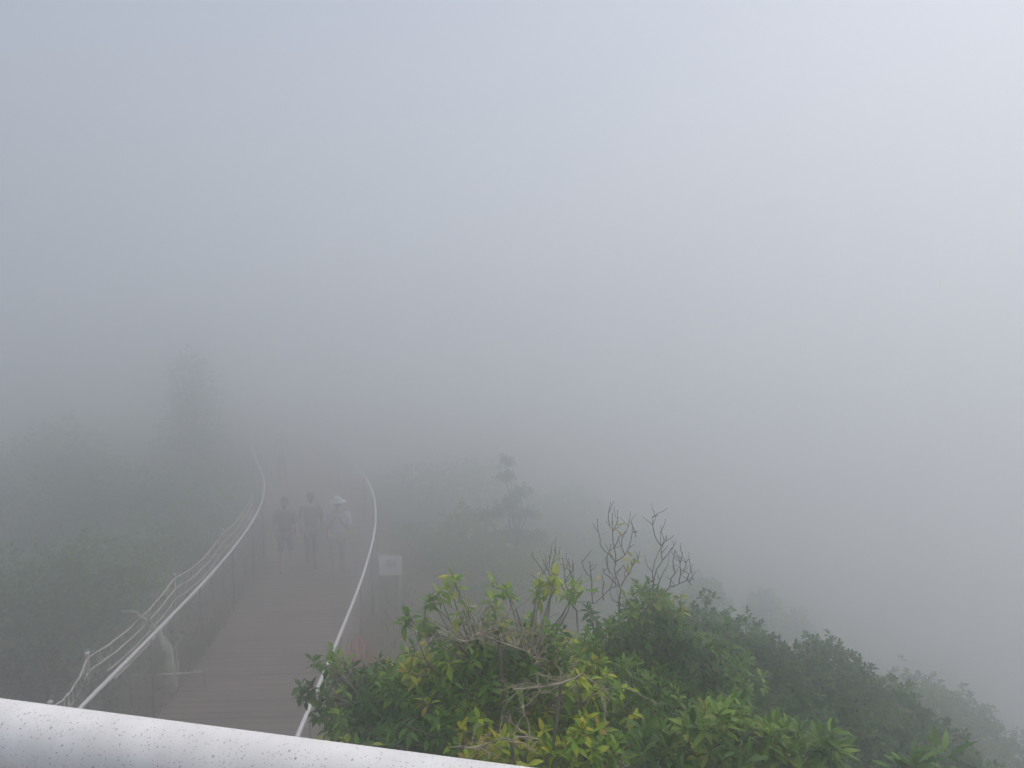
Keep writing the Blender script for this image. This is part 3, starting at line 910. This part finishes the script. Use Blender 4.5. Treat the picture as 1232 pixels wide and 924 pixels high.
far('olive green leafy tree between the sign board and the slender tree', [blob_px(560, 606, 18, .8, .8, .9), blob_px(590, 640, 17.5, .9, .8, 1), blob_px(640, 650, 17.5, .8, .8, 1)], 560, .14, tint=(.85, .1))
far('wide misty thicket beyond the right handrail', [blob_px(500, 560, 27, 1.6, 1.5, 1.5), blob_px(560, 550, 27, 1.8, 1.5, 1.6), blob_px(470, 600, 25, 1.2, 1.2, 1.2)], 520, .2)
far('dim bush beside the curve of the boardwalk past the sign board', [blob_px(500, 630, 20, 1.0, 1, .9), blob_px(540, 650, 19, 1.0, 1, .9)], 380, .15)
# slender layered tree
bx = at_y(614, 545, 18.0)
lay = []
for px, py, r, h in ((609, 546, .22, .22), (608, 566, .26, .18), (628, 583, .30, .2), (612, 598, .36, .2), (592, 612, .42, .14), (634, 612, .40, .16), (612, 636, .5, .2), (640, 640, .5, .2)):
    lay.append(blob_px(px, py, 18.0, r, r, h))
tree('slender_tree', 'slender dark tree with separate layered tufts of foliage standing above the thicket', lay, 460, 'dark', .13, 1.0, 9, (.5, 1.6), .1, (.35, .15), base=(bx[0] + .15, 18.0), trunk_r=.06, limbs=8, group=FG, twig_frac=.3, shell=(.2, 1))

# left side of the boardwalk
far('tall tree with a ragged crown looming in the fog beyond the rope fence', [blob_px(228, 418, 24.36, 0.828, 0.877, 1.267), blob_px(232, 455, 24.36, 1.072, 0.974, 1.656), blob_px(222, 500, 24.36, 1.267, 1.169, 1.656), blob_px(235, 545, 24.36, 1.462, 1.267, 1.656)], 760, 0.185, tr=.14)
far('wide dim tree with a spiky outline left of the tall foggy tree', [blob_px(75, 500, 22.42, 1.18, 1.298, 1.416), blob_px(40, 530, 21.83, 1.652, 1.416, 1.77), blob_px(120, 540, 22.42, 1.298, 1.298, 1.534), blob_px(75, 570, 21.24, 2.242, 1.534, 1.77)], 760, 0.201)
far('dim leafy bush between the spiky tree and the tall foggy tree', [blob_px(160, 560, 20.5, 1.5, 1.2, 1.5), blob_px(250, 580, 21, 1.2, 1.2, 1.3)], 420, .17)
far('pale misty tree at the far left behind the spiky tree', [blob_px(-20, 545, 22, 1.6, 1.3, 2.0), blob_px(-60, 520, 22, 1.6, 1.3, 2.0)], 380, .18)
far('green bush behind the rope fence under the spiky tree', [blob_px(105, 638, 13.5, 1.2, 1.2, 1.3), blob_px(60, 655, 13, 1.3, 1.2, 1.4), blob_px(150, 665, 13.8, .9, 1, 1.1)], 760, .12, tint=(.55, .16))
far('dark green bush spreading behind the crooked dead trunk', [blob_px(20, 690, 11.8, 1.2, 1, 1.3), blob_px(90, 725, 11.8, 1.0, .9, 1.1), blob_px(-40, 660, 12, 1.2, 1, 1.4)], 640, .11, kind='dark', tint=(.5, .16))
far('grey green bush behind the far posts of the rope fence', [blob_px(215, 630, 17.5, 1.0, 1, 1.0), blob_px(265, 610, 19.5, .8, .8, 1.0), blob_px(165, 640, 16, 1.0, 1, 1.1)], 480, .14)
far('low olive bush at the foot of the rope fence', [blob_px(40, 780, 9.8, .8, .7, .7), blob_px(100, 815, 9.6, .5, .5, .5)], 300, .10, kind='cover', tint=(.4, .2))
far('dim bush on the bend of the boardwalk beneath the tall foggy tree', [blob_px(300, 545, 27, 1.2, 1.1, 1.1), blob_px(270, 560, 25, 1.2, 1.1, 1.1)], 320, .18)

# red leaved plant right of the boardwalk
rp_ = at_z(437, 812, 0.15)
rz = float(gz(rp_[0], rp_[1]))
t = thing('red_leaf_plant', (rp_[0], rp_[1], rz), 'small plant with upright reddish pink leaves below the right handrail', 'plant')
for k in range(46):
    sx, sy = rng.normal(0, .13, 2)
    h = rng.uniform(.25, .75)
    d = np.array([[sx * 1.6 + rng.normal(0, .12), sy * 1.6 + rng.normal(0, .12), 1.0]])
    rot = orient(d, np.array([[rng.normal(), rng.normal(), .1]]), np.array([rng.uniform(0, 6.28)]))[0]
    o = bpy.data.objects.new('leaf', leaf_mesh('red', int(rng.integers(0, NT)), .75))
    COL.objects.link(o); o.parent = t
    mt = Matrix(rot.tolist()).to_4x4() @ Matrix.Scale(float(rng.uniform(.22, .36)), 4)
    mt.translation = Vector((sx, sy, h))
    o.matrix_local = mt
mb = MB()
for k in range(7):
    sx, sy = rng.normal(0, .1, 2)
    mb.tube([(rp_[0] + sx * .3, rp_[1] + sy * .3, rz - .1), (rp_[0] + sx, rp_[1] + sy, rz + .7)], [.012, .006], 5)
mb.build('stems', M['twig'], t)

# ground cover
N = 60000
X = rng.uniform(-16, 12, N); Y = 2.5 + 24 * rng.uniform(0, 1, N) ** 1.2
u = X - cx(Y)
dens = .5 + .5 * vnoise(X, Y, 1.1, 4)
ok = (np.abs(u) > 1.45) & (rng.uniform(size=N) < .25 + .75 * dens)
X, Y = X[ok], Y[ok]
Z = gz(X, Y)
N = len(X)
d = np.stack([rng.normal(0, .5, N), rng.normal(0, .5, N), np.full(N, 1.0)], -1)
rot = orient(d, rng.normal(size=(N, 3)), np.zeros(N))
me = foliage_mesh('ground_cover', np.stack([X, Y, Z - .02], -1), rot, rng.uniform(.06, .20, N), rng.uniform(.3, .9, N), np.clip(rng.normal(.45, .22, N), 0, 1), LEAF['cover'], True)
o = obj_from('ground_cover', me)
o['kind'] = 'stuff'
o['label'] = 'low grass and herbs growing on both sides of the boardwalk'
o['category'] = 'grass'

# ------------------------------------------------------------------ people
def skin_mesh(name, verts, edges, radii, mat, root=0, sub=2):
    me = bpy.data.meshes.new(name)
    me.from_pydata([tuple(map(float, v)) for v in verts], edges, [])
    o = bpy.data.objects.new(name, me)
    COL.objects.link(o)
    md = o.modifiers.new('skin', 'SKIN')
    md.use_smooth_shade = True
    sv = me.skin_vertices[0].data
    for i, r in enumerate(radii):
        sv[i].radius = r if hasattr(r, '__len__') else (r, r)
        sv[i].use_root = (i == root)
    sb_ = o.modifiers.new('sub', 'SUBSURF'); sb_.levels = sub; sb_.render_levels = sub
    dg = bpy.context.evaluated_depsgraph_get()
    out = bpy.data.meshes.new_from_object(o.evaluated_get(dg))
    out.name = name
    bpy.data.objects.remove(o)
    out.materials.clear()
    out.materials.append(mat)
    out.polygons.foreach_set('use_smooth', [True] * len(out.polygons))
    return out

def person(loc, heading, height, label, top, bottom, shorts=False, hat=None, hair_len=.0, pack=None, stride=.2, build=1.0, group='walkers on the boardwalk', straps=None):
    t = thing('person', loc, label, 'person', group)
    t.rotation_euler = (0, 0, heading)
    H = height / 1.70
    s = stride
    # local frame: facing +Y, Z up; L is -X
    V, E, Rr = [], [], []
    def add(p, r, par=None):
        V.append(np.array(p, float) * H); Rr.append(r * H if not hasattr(r, '__len__') else (r[0] * H, r[1] * H))
        if par is not None:
            E.append((par, len(V) - 1))
        return len(V) - 1
    b_ = build
    pel = add((0, 0, .93), (.155 * b_, .11 * b_))
    wa = add((0, .01, 1.08), (.13 * b_, .095 * b_), pel)
    ch = add((0, .02, 1.27), (.155 * b_, .11 * b_), wa)
    sh = add((0, .015, 1.40), (.12 * b_, .08 * b_), ch)
    nk = add((0, .025, 1.475), .05, sh)
    h1 = add((0, .045, 1.55), (.066, .078), nk)
    h2 = add((0, .04, 1.62), (.074, .09), h1)
    h3 = add((0, .03, 1.675), (.05, .06), h2)
    J = {}
    for sd_, nm in ((-1, 'l'), (1, 'r')):
        ph = s * sd_
        hip = add((.085 * sd_, 0, .88), .088 * b_, pel)
        kn = add((.09 * sd_, ph * .55 + .03, .49), .058 * b_, hip)
        cf = add((.09 * sd_, ph * .75 - .02, .33), .05 * b_, kn)
        an = add((.09 * sd_, ph * 1.0 - .03, .09), .034, cf)
        ft = add((.095 * sd_, ph * 1.0 + .06, .045), .036, an)
        to = add((.10 * sd_, ph * 1.0 + .13, .035), .03, ft)
        J[nm] = (hip, kn, an, ft, to)
        so = add((.17 * sd_ * b_, .01, 1.38), .058 * b_, sh)
        el = add((.225 * sd_ * b_, -.02 - ph * .35, 1.12), .04 * b_, so)
        wr = add((.225 * sd_ * b_, .06 - ph * .6, .90), .027, el)
        pm = add((.22 * sd_ * b_, .085 - ph * .65, .83), (.022, .036), wr)
        for fi in range(4):
            f1 = add((.22 * sd_ * b_ + .002 * sd_, .06 + .02 * fi - ph * .65, .775 - .004 * abs(fi - 2)), .0095, pm)
            add((.21 * sd_ * b_, .07 + .02 * fi - ph * .67, .735 - .008 * abs(fi - 2)), .0085, f1)
        th = add((.205 * sd_ * b_, .125 - ph * .65, .82), .0105, wr)
        add((.20 * sd_ * b_, .14 - ph * .66, .785), .0095, th)
        J[nm] += (so, el, wr)
    obj_from('body', skin_mesh('body', V, E, Rr, M['skin'], 0, 1), t)
    def piece(name, idx, edges, grow, mat, sub=2, tweak=None):
        vv = [V[i] / 1.0 for i in idx]
        rr = [tuple(np.array(Rr[i] if hasattr(Rr[i], '__len__') else (Rr[i], Rr[i])) + grow) for i in idx]
        mp = {q: k for k, q in enumerate(idx)}
        return obj_from(name, skin_mesh(name, vv, [(mp[a], mp[c]) for a, c in edges], rr, mat, 0, sub), t)
    l_, r_ = J['l'], J['r']
    piece('shirt', [ch, wa, pel, sh, l_[5], l_[6], r_[5], r_[6]], [(ch, wa), (wa, pel), (ch, sh), (sh, l_[5]), (l_[5], l_[6]), (sh, r_[5]), (r_[5], r_[6])], .028, top)
    ends = (1,) if shorts else (1, 2)
    idx = [pel, l_[0], l_[1], r_[0], r_[1]]; ed = [(pel, l_[0]), (l_[0], l_[1]), (pel, r_[0]), (r_[0], r_[1])]
    if not shorts:
        idx += [l_[2], r_[2]]; ed += [(l_[1], l_[2]), (r_[1], r_[2])]
    piece('shorts' if shorts else 'trousers', idx, ed, .014 if shorts else .018, bottom)
    for q in (l_, r_):
        piece('shoe', [q[3], q[2], q[4]], [(q[3], q[2]), (q[3], q[4])], .012, M['shoe'], 1)
    hd = V[h2]
    mb = MB().ball((hd[0], hd[1] - .018 * H, hd[2] + .025 * H), (.088 * H, .10 * H, .098 * H), 14, 10)
    if hair_len:
        mb.tube([(0, hd[1] - .075 * H, hd[2]), (0, hd[1] - .10 * H, hd[2] - hair_len * .5), (0, hd[1] - .10 * H, hd[2] - hair_len)], [.06 * H, .055 * H, .02 * H], 9)
    mb.build('hair', M['hair'], t, off=(0, 0, 0))
    for sd_ in (-1, 1):
        MB().ball((.032 * H * sd_, hd[1] + .084 * H, hd[2] - .012 * H), .011 * H, 6, 4).build('eye', M['eye'], t, off=(0, 0, 0))
        MB().ball((.08 * H * sd_, hd[1] - .005 * H, hd[2] - .025 * H), (.012 * H, .022 * H, .032 * H), 7, 5).build('ear', M['skin'], t, off=(0, 0, 0))
    MB().ball((0, hd[1] + .098 * H, hd[2] - .04 * H), (.014 * H, .02 * H, .022 * H), 7, 5).build('nose', M['skin'], t, off=(0, 0, 0))
    MB().ball((0, hd[1] + .078 * H, hd[2] - .078 * H), (.024 * H, .012 * H, .008 * H), 7, 4).build('mouth', M['lip'], t, off=(0, 0, 0))
    if hat:
        mb = MB()
        prof = [(.175, .0), (.17, .012), (.108, .025), (.104, .07), (.085, .11), (.03, .125), (.001, .127)]
        nseg = 18
        o0 = 0
        for rr, zz in prof:
            for k in range(nseg):
                a = 2 * math.pi * k / nseg
                mb.v.append((rr * H * math.cos(a), hd[1] - .01 * H + rr * H * math.sin(a), hd[2] + .02 * H + zz * H))
        for j in range(len(prof) - 1):
            for k in range(nseg):
                mb.f.append((j * nseg + k, j * nseg + (k + 1) % nseg, (j + 1) * nseg + (k + 1) % nseg, (j + 1) * nseg + k))
        mb.build('hat', hat, t, off=(0, 0, 0))
    if pack:
        mb = MB()
        for zz, hx, hy in ((1.04, .10, .05), (1.07, .125, .07), (1.28, .125, .07), (1.36, .09, .05)):
            for a, c in ((-1, -1), (1, -1), (1, 1), (-1, 1)):
                mb.v.append((a * hx * H, -.19 * H + c * hy * H, zz * H))
        for j in range(3):
            for k in range(4):
                mb.f.append((j * 4 + k, j * 4 + (k + 1) % 4, (j + 1) * 4 + (k + 1) % 4, (j + 1) * 4 + k))
        mb.f += [(3, 2, 1, 0), (12, 13, 14, 15)]
        mb.build('backpack', pack, t, smooth=False, off=(0, 0, 0))
    if straps:
        for sd_ in (-1, 1):
            MB().tube([(.03 * sd_, -.12 * H, 1.36 * H), (.10 * sd_, -.135 * H, 1.24 * H), (.19 * sd_ * b_, -.09 * H, 1.08 * H)], .022 * H, 6).build('strap', straps, t, off=(0, 0, 0))
    return t

C = {k: plain('cloth_' + k, v, .85, .1, 8) for k, v in {
    'maroon': (.17, .10, .11), 'charcoal': (.08, .08, .09), 'grey': (.16, .16, .175), 'sky': (.45, .53, .60), 'khaki': (.33, .31, .19), 'white': (.55, .58, .60),
    'mauve': (.30, .17, .33), 'navy': (.03, .035, .06), 'lilac': (.42, .28, .48)}.items()}
def foot(px, py):
    q = at_z(px, py, 0.004)
    return (q[0], q[1], 0.004)
for (px, py, h, lab, kw) in (
    (345, 690, 1.64, 'person in a dark maroon top and shorts walking away with bare legs', dict(top=C['maroon'], bottom=C['charcoal'], shorts=True, hair_len=.16, stride=.14)),
    (376, 684, 1.66, 'person with dark hair and a grey top walking between two companions', dict(top=C['grey'], bottom=C['grey'], shorts=False, hair_len=.12, stride=-.17)),
    (408, 694, 1.66, 'person in a white hat and pale blue top with khaki trousers', dict(top=C['sky'], bottom=C['khaki'], hat=C['white'], stride=.15, straps=C['charcoal'], build=1.08)),
    (340, 578, 1.60, 'person in lilac with a white bag barely showing at the bend of the boardwalk', dict(top=C['lilac'], bottom=C['navy'], pack=C['white'], stride=.12))):
    q = foot(px, py)
    person(q, math.atan(-walk_point(q[1])[1]), h, lab, **kw)

# ------------------------------------------------------------------ fog
HZ0, HZ1 = -58.0, 11.0
mb = MB().box((0, 50, (HZ0 + HZ1) / 2), (260, 260, HZ1 - HZ0))
hz = mb.build('haze', None, smooth=False)
hz['kind'] = 'stuff'
hz['label'] = 'thick pale fog filling the valley and hiding the far hillside'
hz['category'] = 'fog'
m = bpy.data.materials.new('fog')
m.use_nodes = True
n = m.node_tree.nodes
n.clear()
pv = n.new('ShaderNodeVolumePrincipled')
pv.inputs['Density Attribute'].default_value = ''
pv.inputs['Color'].default_value = (0.987, 0.9948, 0.9997, 1)
pv.inputs['Density'].default_value = FOG_DENSITY
pv.inputs['Anisotropy'].default_value = 0.89
ou = n.new('ShaderNodeOutputMaterial')
m.node_tree.links.new(pv.outputs[0], ou.inputs['Volume'])
hz.data.materials.append(m)
